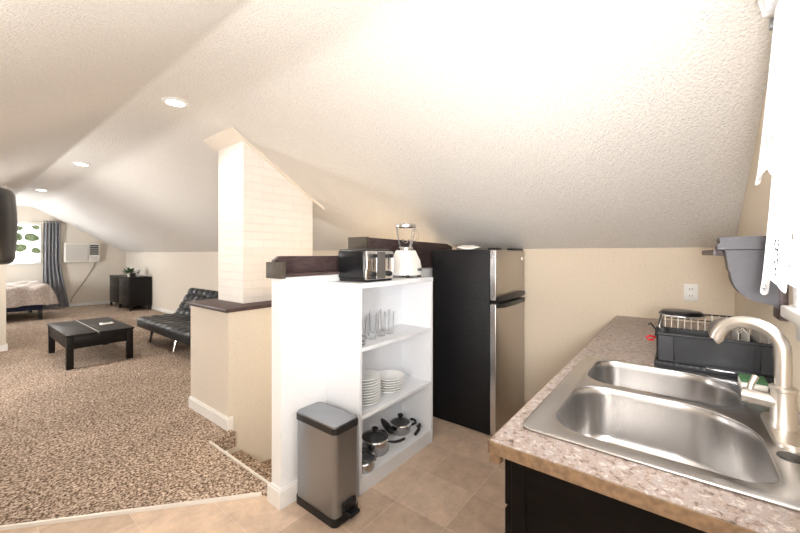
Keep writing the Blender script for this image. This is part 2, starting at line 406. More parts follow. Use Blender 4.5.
# stairwell pony wall + half wall
PW = MB().box(1.13, XK, 1.71, 1.80, -1.3, 1.255)
struct(PW, 'wall_stair', M['white_wall'], 'white pony wall guarding the stairwell beside the bookcase', 'wall')
b = MB().box(1.363, 3.0, 2.77, 3.46, -1.3, .925)
struct(b, 'wall_half', M['wallfar'], 'cream half wall around the chimney base', 'wall')
b = MB().box(1.335, 3.03, 2.745, 3.49, .925, .955, .004)
struct(b, 'trim_3', M['brown'], 'dark brown wooden cap board on the half wall', 'trim')
# baseboards
def bb(mb, x0, x1, y0, y1, h=.1):
    mb.box(x0, x1, y0, y1, 0, h, .005); return mb
b = MB().prism([(1.112, 1.692), (1.448, 1.692), (1.448, 1.71), (1.13, 1.71), (1.13, 1.80), (1.15, 1.80), (1.15, 1.815), (1.112, 1.815)], 'Z', 0, .092)
b.prism([(1.118, 1.698), (1.448, 1.698), (1.448, 1.71), (1.13, 1.71), (1.13, 1.80), (1.118, 1.80)], 'Z', .092, .104)
struct(b, 'baseboard_stair', M['trim'], 'white baseboard wrapping the pony wall end', 'baseboard')
b = MB().prism([(1.345, 2.752), (1.395, 2.752), (1.395, 2.77), (1.363, 2.77), (1.363, 3.46), (1.345, 3.46)], 'Z', .0, .095).prism([(1.351, 2.758), (1.395, 2.758), (1.395, 2.77), (1.363, 2.77), (1.363, 3.46), (1.351, 3.46)], 'Z', .095, .107)
struct(b, 'baseboard_half', M['trim'], 'white baseboard on the half wall', 'baseboard')
struct(bb(MB(), XL, XK, YF - .015, YF, .09), 'baseboard_back', M['trim'], 'white baseboard on the far gable wall', 'baseboard')
struct(bb(MB(), XK - .015, XK, 3.5, YF, .09), 'baseboard_right', M['trim'], 'white baseboard on the bedroom knee wall', 'baseboard')
b = MB().prism([(XL, 7.485), (.55, 7.485), (.55, 7.635), (.535, 7.635), (.535, 7.5), (XL, 7.5)], 'Z', 0, .1)
struct(b, 'baseboard_partition', M['trim'], 'white baseboard on the left partition', 'baseboard')

# stairs
st = thing('staircase', 'carpeted stairs going down between the pony wall and the half wall', 'stairs', (1.19, 2.3, -1.1), kind='structure')
for k in range(6):
    z = -.185 * (k + 1); x0 = 1.19 + .25 * k
    MB().box(x0, x0 + .28 if k < 5 else XK, 1.80, 2.77, z - .185, z, .012).build('step', M['carpet'], st)
MB().box(1.165, 1.19, 1.80, 2.77, -1.2, -.1).build('riser', M['carpet'], st)
MB().prism([(1.19, -.26), (1.19, -.03), (1.24, -.03), (3.1, -1.32), (2.9, -1.32)], 'Y', 1.80, 1.815).build('skirt_board', M['trim'], st)
struct(MB().box(1.0, XK + .1, 1.7, 2.9, -1.4, -1.29), 'floor', M['carpet'], 'landing at the bottom of the stairs', 'floor')

# chimney
CX0, CX1, CY0, CY1 = 1.58, 2.315, 2.95, 3.40
b = MB().prism([(CX0, .955), (CX1, .955), (CX1, zceil(CX1) + .03), (CX0, zceil(CX0) + .03)], 'Y', CY0, CY1)
ch = b.build('chimney', M['brick']); tag(ch, 'white painted brick chimney rising from the half wall to the sloped ceiling', 'chimney', kind='structure')
b = MB()
def slope_bar(x0, x1, y0, y1, t):
    return [[(x0, y0, zceil(x0) - t), (x0, y1, zceil(x0) - t), (x0, y1, zceil(x0) + .005), (x0, y0, zceil(x0) + .005)],
            [(x1, y0, zceil(x1) - t), (x1, y1, zceil(x1) - t), (x1, y1, zceil(x1) + .005), (x1, y0, zceil(x1) + .005)]]
b.loft(slope_bar(CX0 + .0005, CX1 + .13, CY0 - .03, CY0, .022)).loft(slope_bar(CX0 - .11, CX0, CY0 - .03, CY1 + .05, .022))
struct(b, 'trim_4', M['plate_trim'], 'cream trim boards where the chimney meets the ceiling', 'trim')

# brown ledges on the pony wall
lg = thing('wooden_ledge', 'dark brown wooden trough ledge on the left end of the pony wall', 'ledge', (1.35, 1.72, 1.255))
b = MB(); b.prism([(1.13, 1.255), (1.92, 1.255), (1.92, 1.368), (1.165, 1.368), (1.13, 1.345)], 'Y', 1.772, 1.80); b.build('back_board', M['brown'], lg)
MB().prism([(1.118, 1.648), (1.50, 1.648), (1.50, 1.712), (1.92, 1.712), (1.92, 1.772), (1.118, 1.772)], 'Z', 1.2555, 1.273).build('base_board', M['brown'], lg)
MB().box(1.088, 1.118, 1.645, 1.79, 1.248, 1.336, .003).build('end_board', M['brown_end'], lg)
lg2 = thing('wooden_ledge', 'raised dark brown wooden box ledge behind the toaster and blender, ending at the slope', 'ledge', (2.4, 1.86, 1.255))
X1 = 3.0
MB().prism([(1.90, 1.395), (1.93, 1.395), (X1 + .1, 1.395), (X1 + .1, zceil(X1 + .1) - .02), (X1, 1.478), (1.90, 1.5)], 'Y', 1.775, 1.80).build('front_board', M['brown'], lg2)
MB().box(1.87, 1.90, 1.775, 1.965, 1.40, 1.505, .003).build('end_board', M['brown_end'], lg2)
MB().box(1.94, X1, 1.80, 1.83, 1.255, 1.40).build('support_panel', M['brown'], lg2)
MB().box(1.90, X1, 1.80, 1.96, 1.395, 1.412).build('base_board', M['brown'], lg2)

# recessed lights
grp = 'recessed ceiling lights'
for k, (y, lab) in enumerate([(3.0, 'lit round recessed ceiling light above the stairwell, nearest the camera'), (6.0, 'lit round recessed ceiling light in the middle of the ridge strip'), (9.0, 'recessed ceiling light farthest along the ridge strip, near the bedroom window')]):
    t = thing('recessed_light', lab, 'ceiling light', (1.075, y, ZC), grp)
    MB().lathe([(.062, -.002), (.062, -.012), (.085, -.009), (.09, 0)], (1.075, y, ZC)).build('trim_ring', M['trim'], t)
    MB().lathe([(.0, -.004), (.062, -.004)], (1.075, y, ZC)).build('lens', M['lamp'], t)

# ------------------------------------------------------------------ refrigerator
fx0, fx1, fy0, fy1, fh = 2.545, 3.165, 1.082, 1.65, 1.415
fr = thing('refrigerator', 'stainless and black two-door refrigerator against the cream knee wall', 'refrigerator', ((fx0 + fx1) / 2, 1.4, 0))
MB().box(fx0, fx1, fy0 + .055, fy1, .006, fh, .006).build('cabinet', M['fridge'], fr)
MB().box(fx0 + .03, fx1 - .03, fy0 + .08, fy1 - .05, 0, .03).build('plinth', M['black'], fr)
zs = 1.015
for nm, z0, z1 in (('freezer_door', zs + .012, fh - .004), ('fridge_door', .018, zs - .012)):
    d = MB().box(fx0, fx1, fy0, fy0 + .05, z0, z1, .009, 3).build(nm, M['fsteel'], fr)
    MB().box(fx0 - .002, fx0 + .004, fy0 + .008, fy0 + .046, z0 + .006, z1 - .006).build('door_edge', M['silver'], d)
    MB().box(fx0 + .004, fx1 - .004, fy0 + .05, fy0 + .056, z0 + .01, z1 - .01).build('gasket', M['black'], d)
    zz = zs + .028 if nm == 'freezer_door' else zs - .028
    hb = MB()
    hb.loft([[(x, fy0 - dpt, zz - t), (x, fy0 + .004, zz - t), (x, fy0 + .004, zz + t), (x, fy0 - dpt, zz + t)] for x, dpt, t in ((fx0 + .005, .012, .012), (fx0 + .08, .03, .017), (fx0 + .3, .036, .018), (fx1 - .10, .03, .016), (fx1 - .02, .012, .011))])
    hb.build('handle', M['black'], d)
    if nm == 'freezer_door': MB().box(fx1 - .075, fx1 - .045, fy0 - .002, fy0 + .002, fh - .085, fh - .06).build('badge', M['chrome'], d)
MB().box(fx0 + .01, fx0 + .12, fy0 + .005, fy0 + .075, fh - .004, fh + .012, .003).build('hinge_cover', M['black'], fr)
MB().box(fx1 - .22, fx1 - .02, fy0 + .005, fy0 + .075, fh - .004, fh + .012, .003).build('hinge_cover', M['black'], fr)
b = MB(); b.loft([[(2.57 + .11 * math.cos(a) * s + .03, 1.34 + .09 * math.sin(a) * s, z + .006 * math.sin(3 * a)) for a in [2 * PI * k / 20 for k in range(20)]] for s, z in ((1, fh + .007), (.98, fh + .018), (.5, fh + .03), (.1, fh + .032))])
o = b.build('folded_cloth', M['paper']); tag(o, 'white folded cloth lying on top of the refrigerator', 'cloth')

# ------------------------------------------------------------------ bookcase
bx0, bx1, by0, by1 = 1.45, 2.215, 1.43, 1.708; tk = .022; bh = 1.21
bk = thing('bookcase', 'white open bookcase against the pony wall holding kitchenware', 'bookcase', ((bx0 + bx1) / 2, (by0 + by1) / 2, 0))
MB().box(bx0, bx0 + tk, by0, by1, 0, bh - tk, .0015, 1).build('side_panel', M['white'], bk)
MB().box(bx1 - tk, bx1, by0, by1, 0, bh - tk, .0015, 1).build('side_panel', M['white'], bk)
MB().box(bx0 - .002, bx1 + .002, by0 - .002, by1, bh - .03, bh, .002, 1).build('top_panel', M['white'], bk)
MB().box(bx0 + tk, bx1 - tk, by1 - .008, by1 - .002, .07, bh - .03).build('back_panel', M['white'], bk)
ZS = [.09, .447, .838]
for z in ZS: MB().box(bx0 + tk, bx1 - tk, by0 + .004, by1 - .008, z - .022, z, .0015, 1).build('shelf', M['white'], bk)
MB().box(bx0 + tk, bx1 - tk, by0 + .006, by0 + .022, 0, ZS[0] - .022).build('kick_board', M['white'], bk)

# glasses
def glass_mesh(h=.15, r=.034):
    b = MB(); b.lathe([(.001, 0), (r * .8, 0), (r * .86, .01), (r, h)], n=20); return b
gl = [(1.53, 1.50), (1.595, 1.56), (1.68, 1.55), (1.715, 1.64), (1.785, 1.56), (1.87, 1.56), (1.83, 1.66), (1.925, 1.645)]
gl_lab = ['clear tumbler at the far left front of the top bookcase shelf', 'second clear tumbler from the left on the top bookcase shelf', 'third clear tumbler from the left, in the front row on the top bookcase shelf',
          'clear tumbler in the back row just left of the middle of the glasses', 'clear tumbler in the middle of the front row of glasses', 'rightmost clear tumbler of the front row on the top bookcase shelf',
          'clear tumbler in the back row behind the rightmost front glasses', 'clear tumbler farthest right and at the back of the glasses']
g0 = None
for (x, y), lab in zip(gl, gl_lab):
    if g0 is None: o = g0 = glass_mesh().build('drinking_glass', M['glass'], origin=(0, 0, 0))
    else: o = g0.copy(); COL.objects.link(o)
    o.location = (x, y, ZS[2] + .0005); tag(o, lab, 'glass', 'drinking glasses on the top shelf')
# plates
def plate_mesh(r, d):
    b = MB(); b.lathe([(.001, .0), (r * .6, 0), (r * .64, .004), (r, d), (r - .003, d + .004), (r * .62, .009), (.001, .008)], n=40); return b
ords = ['bottom', 'second lowest', 'third lowest', 'fourth lowest', 'fifth lowest', 'sixth lowest', 'seventh lowest', 'eighth lowest', 'ninth lowest']
p0 = None
N1 = 10
for k in range(N1):
    if p0 is None: o = p0 = plate_mesh(.112, .018).build('dinner_plate', M['china'], origin=(0, 0, 0))
    else: o = p0.copy(); COL.objects.link(o)
    o.location = (1.632, 1.578, ZS[1] + .001 + k * .0165)
    tag(o, f'large white dinner plate, {"topmost" if k == N1 - 1 else ords[k]} of the tall stack at the left of the shelf', 'plate', 'tall stack of white dinner plates')
p0 = None
N2 = 6
for k in range(N2):
    if p0 is None: o = p0 = plate_mesh(.108, .024).build('side_plate', M['china'], origin=(0, 0, 0))
    else: o = p0.copy(); COL.objects.link(o)
    o.location = (1.872 + .001 * k, 1.572 - .001 * k, ZS[1] + .001 + k * .0155)
    tag(o, f'white side plate, {"topmost" if k == N2 - 1 else ords[k]} of the low stack right of the tall stack', 'plate', 'low stack of white side plates')
# pots
def pot(name, label, cat, c, r, h, lid=True, hand=None, hlen=.13, two=False):
    x, y, z = c
    t = thing(name, label, cat, c)
    MB().lathe([(.001, 0), (r * .92, 0), (r * .98, .008), (r, h), (r + .006, h + .004), (r - .004, h), (r * .95, .012), (.001, .01)], c, 32).build('body', M['pot'], t)
    if lid:
        ld = MB().lathe([(r + .004, h + .003), (r * .9, h + .014), (r * .5, h + .028), (.02, h + .034), (.001, h + .035)], c, 32).build('lid', M['lidglass'], t)
        MB().lathe([(r - .002, h + .001), (r + .008, h + .004), (r + .004, h + .009), (r - .006, h + .010)], c, 32).build('lid_rim', M['chrome'], ld)
        MB().lathe([(.010, h + .033), (.010, h + .045), (.020, h + .05), (.022, h + .062), (.014, h + .068), (.001, h + .069)], c, 16).build('knob', M['black'], ld)
    else:
        MB().lathe([(.001, .012), (r * .93, .013), (r * .985, h - .002)], c, 32).build('nonstick_lining', M['black'], t)
    if hand is not None:
        for hh in ([hand, hand + PI] if two else [hand]):
            dx, dy = math.cos(hh), math.sin(hh)
            L = .045 if two else hlen
            zz = z + h * .8
            if two:
                n = Vector((-dy, dx, 0)); q = Vector((x + dx * r * .98, y + dy * r * .98, zz)); e = Vector((dx, dy, 0.2)) * L
                MB().tube([q + n * .035, q + n * .032 + e * .8, q + e, q - n * .032 + e * .8, q - n * .035], .009, 8).build('handle', M['black'], t)
            else:
                pts = [(x + dx * (r * .97 + L * f), y + dy * (r * .97 + L * f), zz + .03 * f - .012 * math.sin(f * PI)) for f in (0, .15, .4, .7, 1)]
                MB().tube(pts, .01, 10, radii=[.007, .010, .012, .013, .010], flat=.7).build('handle', M['black'], t)
    return t
pot('frying_pan', 'small steel pan with dark lid at the front left of the bottom bookcase shelf', 'pan', (1.56, 1.505, ZS[0]), .07, .05, lid=True)
pot('saucepan', 'lidded steel saucepan with long black handle in the middle of the bottom shelf', 'saucepan', (1.745, 1.578, ZS[0]), .093, .085, hand=-1.1, hlen=.11)
pot('stock_pot', 'small lidded pot with black side handles at the right of the bottom shelf', 'pot', (2.045, 1.60, ZS[0]), .074, .062, hand=-.5, two=True)
b = MB(); b.lathe([(.060, 0), (.066, .003), (.05, .012), (.001, .02)], n=28); b.xform(Matrix.Translation((1.93, 1.635, ZS[0] + .068)) @ Matrix.Rotation(1.15, 4, 'Y') @ Matrix.Rotation(.2, 4, 'X'))
o = b.build('pan_lid', M['lidglass']); tag(o, 'dark glass pan lid leaning against the left side of the small pot', 'lid')
b = MB(); b.tube([(2.05, 1.475, ZS[0] + .012), (2.09, 1.47, ZS[0] + .035), (2.13, 1.49, ZS[0] + .05), (2.15, 1.52, ZS[0] + .02)], .011, 8)
o = b.build('loose_handle', M['black']); tag(o, 'black detachable pot handle lying right of the small pot', 'handle')

# ------------------------------------------------------------------ toaster
tx0, tx1, ty0, ty1, tz0, tz1 = 1.53, 1.80, 1.45, 1.706, 1.212, 1.41
to = thing('toaster', 'black and chrome four-slot toaster on top of the bookcase', 'toaster', ((tx0 + tx1) / 2, (ty0 + ty1) / 2, 1.21))
MB().box(tx0, tx1, ty0 + .02, ty1, tz0 + .01, tz1, .02, 4).build('housing', M['blackgloss'], to)
MB().box(tx0 + .01, tx1 - .01, ty0 + .02, ty1 - .01, tz0 - .001, tz0 + .02, .003).build('base', M['black'], to)
fp = MB().box(tx0 + .008, tx1 - .008, ty0 + .006, ty0 + .026, tz0 + .012, tz1 - .012, .006, 3).build('front_panel', M['chrome'], to)
MB().box((tx0 + tx1) / 2 - .04, (tx0 + tx1) / 2 + .04, ty0 + .003, ty0 + .008, tz0 + .016, tz1 - .016).build('brushed_stripe', M['steel'], fp)
for xx in (tx0 + .06, tx1 - .06):
    MB().box(xx - .004, xx + .004, ty0 + .0035, ty0 + .008, tz0 + .07, tz1 - .03).build('lever_slot', M['black'], fp)
    MB().box(xx - .024, xx + .024, ty0 - .016, ty0 + .006, tz1 - .052, tz1 - .030, .005, 3).build('lever', M['black'], fp)
    MB().lathe([(.001, -.014), (.014, -.014), (.017, 0), (.019, .008)], (xx, ty0, tz0 + .045), 20, 'Y').build('dial', M['black'], fp)
for xx in (tx0 + .045, tx0 + .095, tx1 - .095, tx1 - .045):
    MB().box(xx - .014, xx + .014, ty0 + .05, ty1 - .03, tz1 - .004, tz1 + .001).build('bread_slot', M['steel'], to)

# ------------------------------------------------------------------ blender
KB = 1.22
class MBs(MB):
    def build(s, *a, **k):
        s.xform(Matrix.Translation(bc) @ Matrix.Scale(KB, 4) @ Matrix.Translation(-Vector(bc))); return MB.build(s, *a, **k)
bc = (2.085, 1.583, 1.21)
bl = thing('blender', 'white blender with clear glass jar on top of the bookcase', 'blender', bc)
MBs().loft([[(bc[0] + x, bc[1] + y, bc[2] + z) for x, y in rrect(-w, w, -w, w, w * .45, 6)] for w, z in ((.074, .014), (.078, .02), (.079, .06), (.072, .10), (.056, .14), (.050, .158), (.044, .162))]).build('motor_base', M['offwhite'], bl)
for sx in (-1, 1):
    for sy in (-1, 1):
        MBs().cyl((bc[0] + sx * .058, bc[1] + sy * .058, 1.21), (bc[0] + sx * .058, bc[1] + sy * .058, 1.228), .012, .013).build('foot', M['black'], bl)
MBs().box(bc[0] + .012, bc[0] + .052, bc[1] - .0835, bc[1] - .074, 1.248, 1.266, .002).build('badge', M['steel'], bl)
MBs().lathe([(.046, .160), (.046, .175), (.042, .18), (.04, .182)], bc, 24).build('collar', M['chrome'], bl)
j = MBs().lathe([(.036, .182), (.042, .20), (.05, .235), (.058, .285), (.06, .30)], bc, 12).build('jar', M['glass'], bl, angle=10)
MBs().tube([(bc[0] + .052, bc[1] - .01, 1.21 + .28), (bc[0] + .09, bc[1] - .02, 1.21 + .285), (bc[0] + .096, bc[1] - .022, 1.21 + .25), (bc[0] + .085, bc[1] - .018, 1.21 + .215), (bc[0] + .048, bc[1] - .008, 1.21 + .212)], .007, 8).build('jar_handle', M['glass'], j)
MBs().lathe([(.058, .298), (.063, .30), (.064, .312), (.058, .318), (.03, .319), (.001, .319)], bc, 32).build('lid', M['silver'], bl)
b = MBs()
for a in (0, PI / 2, PI, 1.5 * PI): b.tube([(bc[0], bc[1], 1.21 + .205), (bc[0] + .02 * math.cos(a), bc[1] + .02 * math.sin(a), 1.21 + .212), (bc[0] + .026 * math.cos(a), bc[1] + .026 * math.sin(a), 1.21 + .228)], .003, 6)
b.build('blade', M['chrome'], bl)

# ------------------------------------------------------------------ step bin
nx0, nx1, ny0, ny1, nh = 1.205, 1.378, 1.36, 1.686, .508
bn = thing('step_bin', 'brushed steel rectangular pedal bin with black rims in front of the pony wall', 'bin', ((nx0 + nx1) / 2, (ny0 + ny1) / 2, 0))
def ringed(z0, z1, g, r=.03, g1=None):
    g1 = g if g1 is None else g1
    return MB().loft([[(x, y, z) for x, y in rrect(nx0 - gg, nx1 + gg, ny0 - gg, ny1 + gg, r, 6)] for z, gg in ((z0, g), (z1, g1))])
ringed(.038, nh - .04, 0).build('body', M['steel'], bn)
ringed(0, .04, .004).build('base', M['black'], bn)
ld = ringed(nh - .042, nh - .012, .004).build('lid_rim', M['black'], bn)
MB().loft([[(x, y, z) for x, y in rrect(nx0 + g, nx1 - g, ny0 + g, ny1 - g, .028, 6)] for z, g in ((nh - .012, .0), (nh - .003, .001), (nh, .006))]).build('lid_plate', M['steel'], ld)
pc = (nx0 + nx1) / 2 + .01
MB().box(pc - .045, pc + .045, ny0 - .012, ny0 + .003, .02, .10, .006, 3).build('pedal_housing', M['black'], bn)
MB().box(pc - .035, pc + .035, ny0 - .05, ny0 - .005, .035, .055, .006, 3).build('pedal', M['blackgloss'], bn)

# ------------------------------------------------------------------ counter
CZ = .91
A = rrect(1.005, 1.415, -.165, .285, [.07, .17, .10, .10], 10)
B = rrect(1.455, 1.785, -.155, .285, [.09, .16, .08, .09], 10)
cb = thing('base_cabinet', 'black-brown kitchen base cabinet under the sink worktop', 'cabinet', (2.0, .05, 0))
MB().box(.89, XK, YN + .002, YN + .018, .1, CZ - .04).build('back_panel', M['cabinet'], cb)
MB().box(.89, .908, YN + .002, .335, 0, CZ - .04, .001, 1).build('end_panel', M['cabinet'], cb)
MB().box(.885, .94, .30, .337, .1, CZ - .04, .002, 1).build('face_frame', M['cabinet'], cb)
MB().box(.908, XK - .01, YN + .02, .315, .1, .12).build('bottom_panel', M['cabinet'], cb)
MB().box(.908, XK - .01, .25, .265, 0, .1).build('toe_kick', M['black'], cb)
for i in range(4):
    xa = .892 + i * .57; xb = min(xa + .564, XK - .01)
    dr = MB().box(xa, xb, .337, .356, .735, CZ - .05, .002, 1).build('drawer', M['cabinet'], cb)
    dd = MB().box(xa, xb, .337, .356, .115, .725, .002, 1).build('door', M['cabinet'], cb)
    MB().tube([((xa + xb) / 2 - .05, .356, .79), ((xa + xb) / 2 - .05, .38, .79), ((xa + xb) / 2 + .05, .38, .79), ((xa + xb) / 2 + .05, .356, .79)], .005, 8).build('handle', M['nickel'], dr)
    MB().tube([(xb - .05, .356, .56), (xb - .05, .38, .56), (xb - .05, .38, .67), (xb - .05, .356, .67)], .005, 8).build('handle', M['nickel'], dd)
hole = rrect(.985, 1.795, -.215, .315, .03, 4)
wt = plate_with_holes([(.85, YN + .001), (XK - .001, YN + .001), (XK - .001, .378), (.85, .378)], [hole], CZ - .03, CZ)
wk = wt.build('worktop', M['counter'], origin=(.85, .378, CZ - .03)); tag(wk, 'speckled granite-look laminate worktop around the sink', 'worktop')
MB().box(.846, .8505, YN + .001, .380, CZ - .031, CZ - .0015).build('end_edging', M['counter_edge'], wk)
MB().box(.846, XK - .001, .3775, .382, CZ - .031, CZ - .0015).build('front_edging', M['counter_edge'], wk)
MB().box(.85, .875, .352, .380, CZ - .055, CZ - .03, .002).build('corner_block', M['counter_edge'], wk)

# sink
sk = thing('kitchen_sink', 'double-bowl stainless steel sink set into the worktop', 'sink', (1.39, .05, CZ))
def inset(lp, d, c):  # scale towards the bowl centre
    return [(c[0] + (x - c[0]) * d, c[1] + (y - c[1]) * d) for x, y in lp]
dk = plate_with_holes(rrect(.958, 1.812, -.24, .337, .03, 6), [A, B], CZ + .0005, CZ + .008, .003)
dk.build('deck', M['sink'], sk)
for lp, dep in ((A, .185), (B, .17)):
    c = (sum(p[0] for p in lp) / len(lp), sum(p[1] for p in lp) / len(lp))
    b = MB()
    b.loft([[(x, y, CZ + z) for x, y in inset(lp, s_, c)] for s_, z in ((1.0, .0068), (.985, .0), (.975, -.02), (.95, -dep + .04), (.91, -dep + .012), (.82, -dep + .001), (.5, -dep - .002), (.14, -dep - .004))], cap0=False)
    bw = b.build('bowl', M['sink'], sk, angle=60)
    dr = MB().lathe([(.045, -dep + .001), (.04, -dep + .003), (.034, -dep - .0005), (.001, -dep - .0015)], (c[0], c[1], CZ), 28).build('drain', M['chrome'], bw)
MB().lathe([(.024, .008), (.022, .011), (.001, .0115)], (1.185, -.198, CZ), 20).build('hole_cover', M['black'], sk)

# faucet
fc = (1.345, -.211, CZ + .008)
fa = thing('kitchen_faucet', 'brushed nickel gooseneck faucet behind the sink bowls', 'faucet', fc)
MB().loft([[(fc[0] + x, fc[1] + y, fc[2] + z) for x, y in rrect(-.12 + g, .12 - g, -.031 + g, .031 - g, .03 - g, 6)] for z, g in ((0, 0), (.006, .001), (.010, .005))]).build('base_plate', M['nickel'], fa)
MB().lathe([(.029, .008), (.029, .018), (.025, .026), (.024, .105), (.027, .108), (.027, .116), (.021, .12), (.001, .12)], fc, 28).build('valve_body', M['nickel'], fa)
pts = [(fc[0], fc[1], fc[2] + .115), (fc[0], fc[1], fc[2] + .205)]
R_ = .069; dirx, diry = .36, .93
for k in range(1, 15):
    a = PI * k / 15 * 1.02
    q = R_ * (1 - math.cos(a)); pts.append((fc[0] + dirx * q, fc[1] + diry * q, fc[2] + .205 + R_ * math.sin(a)))
q = 2 * R_; pts.append((fc[0] + dirx * q, fc[1] + diry * q, fc[2] + .215))
MB().tube(pts, .0168, 20).build('spout', M['nickel'], fa)
lv = MB().cyl((fc[0], fc[1] + .01, fc[2] + .075), (fc[0] + .018, fc[1] + .074, fc[2] + .075), .019, .019, 20).build('side_valve', M['nickel'], fa)
MB().tube([(fc[0] + .016, fc[1] + .062, fc[2] + .085), (fc[0] + .022, fc[1] + .057, fc[2] + .105), (fc[0] + .034, fc[1] + .047, fc[2] + .125)], .007, 12, radii=[.006, .007, .008]).build('lever', M['nickel'], lv)

# dish rack
rk = thing('dish_rack', 'charcoal plastic dish rack with wire sides on the worktop beyond the sink', 'dish rack', (2.06, -.08, CZ))
rx0, rx1, ry0, ry1 = 1.855, 2.30, -.264, .072
b = MB().box(rx0 - .015, rx1 + .01, ry0 - .012, ry1 + .012, CZ + .001, CZ + .012, .004)
b.box(rx0 - .018, rx0 - .008, ry0 - .014, ry1 + .014, CZ + .001, CZ + .024, .003).box(rx0 - .015, rx1 + .01, ry1 + .004, ry1 + .014, CZ + .001, CZ + .024, .003)
tr_ = b.build('drip_tray', M['rack'], rk)
b = MB()
for k in range(16):
    yy = ry0 + .01 + k * (ry1 - ry0 - .02) / 15
    b.box(rx0 - .028, rx0 - .006, yy - .004, yy + .004, CZ + .012, CZ + .022, .001, 1)
b.build('drain_ribs', M['rack'], tr_)
zt = 1.045
b = MB()
b.loft([[(rx0 + .008, ry0 + .03, CZ + .022), (rx0 + .008, ry1 - .055, CZ + .022), (rx0, ry1 - .05, zt), (rx0, ry0 + .03, zt)], [(rx0 + .018, ry0 + .03, CZ + .022), (rx0 + .018, ry1 - .055, CZ + .022), (rx0 + .012, ry1 - .05, zt), (rx0 + .012, ry0 + .03, zt)]])
b.box(rx0 + .02, rx1, ry1 - .012, ry1, CZ + .022, zt - .04, .003).box(rx0 + .02, rx1, ry0, ry0 + .012, CZ + .022, zt - .04, .003).box(rx1 - .012, rx1, ry0, ry1, CZ + .022, zt - .04, .003)
b.box(rx0 + .01, rx1, ry0, ry1, CZ + .02, CZ + .03, .003)
b.build('basket', M['rack'], rk)
for (yy, w) in ((ry1 - .025, .05), (ry0 + .012, .03)):
    MB().loft([[(rx0 + .012 + px, yy + py * w, z) for px, py in ((0, -.5), (.03, -.5), (.03, .5), (0, .5))] for z in (CZ + .022, zt)]).build('corner_post', M['rack'], rk)
MB().tube([(rx0 + .004, ry0 - .004, zt), (rx0 + .004, ry1 + .004, zt)], .006, 10).build('front_rim', M['rack'], rk)
MB().lathe([(.001, 0), (.019, 0), (.022, .125), (.019, .125), (.017, .01), (.001, .008)], (rx0 + .045, ry1 - .012, CZ + .03), 20).build('cutlery_cup', M['rack'], rk)
b = MB()
zt2 = 1.082
for (p, q) in (((rx0 + .02, ry1), (rx1, ry1)), ((rx1, ry1), (rx1, ry0)), ((rx1, ry0), (rx0 + .02, ry0))):
    b.tube([(*p, zt2), (*q, zt2)], .004, 8); b.tube([(*p, zt2 - .03), (*q, zt2 - .03)], .0025, 8)
b.build('top_wire', M['rack'], rk)
b = MB()
for k in range(13):
    yy = ry0 + .012 + k * (ry1 - ry0 - .024) / 12
    b.tube([(rx1 - .004, yy, CZ + .03), (rx1 - .004, yy, zt2)], .0028, 6)
for k in range(11):
    xx = rx0 + .05 + k * .038
    b.tube([(xx, ry1 - .003, CZ + .03), (xx, ry1 - .003, zt2)], .0028, 6)
    b.tube([(xx, ry0 + .003, CZ + .03), (xx, ry0 + .003, zt2)], .0028, 6)
b.build('wire_bars', M['nickel'], rk)
b = MB()
for k in range(8):
    xx = 1.96 + k * .042
    b.tube([(xx, ry0 + .05, CZ + .03), (xx, ry0 + .05, zt2 - .02), (xx, ry0 + .065, zt2 - .005), (xx, ry0 + .08, zt2 - .02), (xx, ry0 + .08, CZ + .03)], .0025, 6)
b.build('plate_prongs', M['nickel'], rk)
t = thing('skillet', 'black round skillet resting upside down on the far left of the dish rack', 'pan', (2.17, -.005, 1.062))
MB().lathe([(.001, 1.108), (.074, 1.108), (.080, 1.104), (.088, 1.09), (.086, 1.088), (.078, 1.10), (.001, 1.10)], (2.17, -.005, 0), 36).build('body', M['blackgloss'], t)
MB().lathe([(.087, 1.087), (.092, 1.089), (.090, 1.094)], (2.17, -.005, 0), 36).build('rim', M['silver'], t)
b = plate_mesh(.068, .014); b.xform(Matrix.Translation((2.20, -.17, CZ + .11)) @ Matrix.Rotation(PI / 2 - .15, 4, 'Y'))
o = b.build('dinner_plate', mat('grey_china', (.2, .17, .15), .35)); tag(o, 'grey plate standing upright in the dish rack behind the faucet', 'plate')
t = thing('kitchen_tool', 'red handled tool hanging on the left side of the dish rack', 'tool', (1.99, .105, 1.0))
MB().tube([(1.99, .086, 1.002), (1.985, .108, 1.008), (1.98, .122, 1.0), (1.978, .112, .99), (1.985, .094, .992)], .005, 8).build('handle', M['red'], t)
MB().tube([(1.99, .088, 1.0), (2.03, .087, 1.03), (2.03, .108, 1.06), (2.035, .115, 1.05)], .0035, 8).build('hook', M['black'], t)
b = MB().box(1.815, 1.84, -.21, -.08, CZ + .025, CZ + .029, .001, 1); o = b.build('table_knife', M['chrome']); tag(o, 'steel table knife lying on the drip tray of the dish rack', 'knife')
t = thing('sponge', 'green and white scouring sponge on the sink deck behind the faucet lever', 'sponge', (1.735, -.20, CZ + .008))
MB().box(1.69, 1.78, -.232, -.165, CZ + .009, CZ + .03, .004).build('foam', M['paper'], t)
MB().box(1.69, 1.78, -.232, -.165, CZ + .03, CZ + .04, .003).build('scourer', M['green'], t)

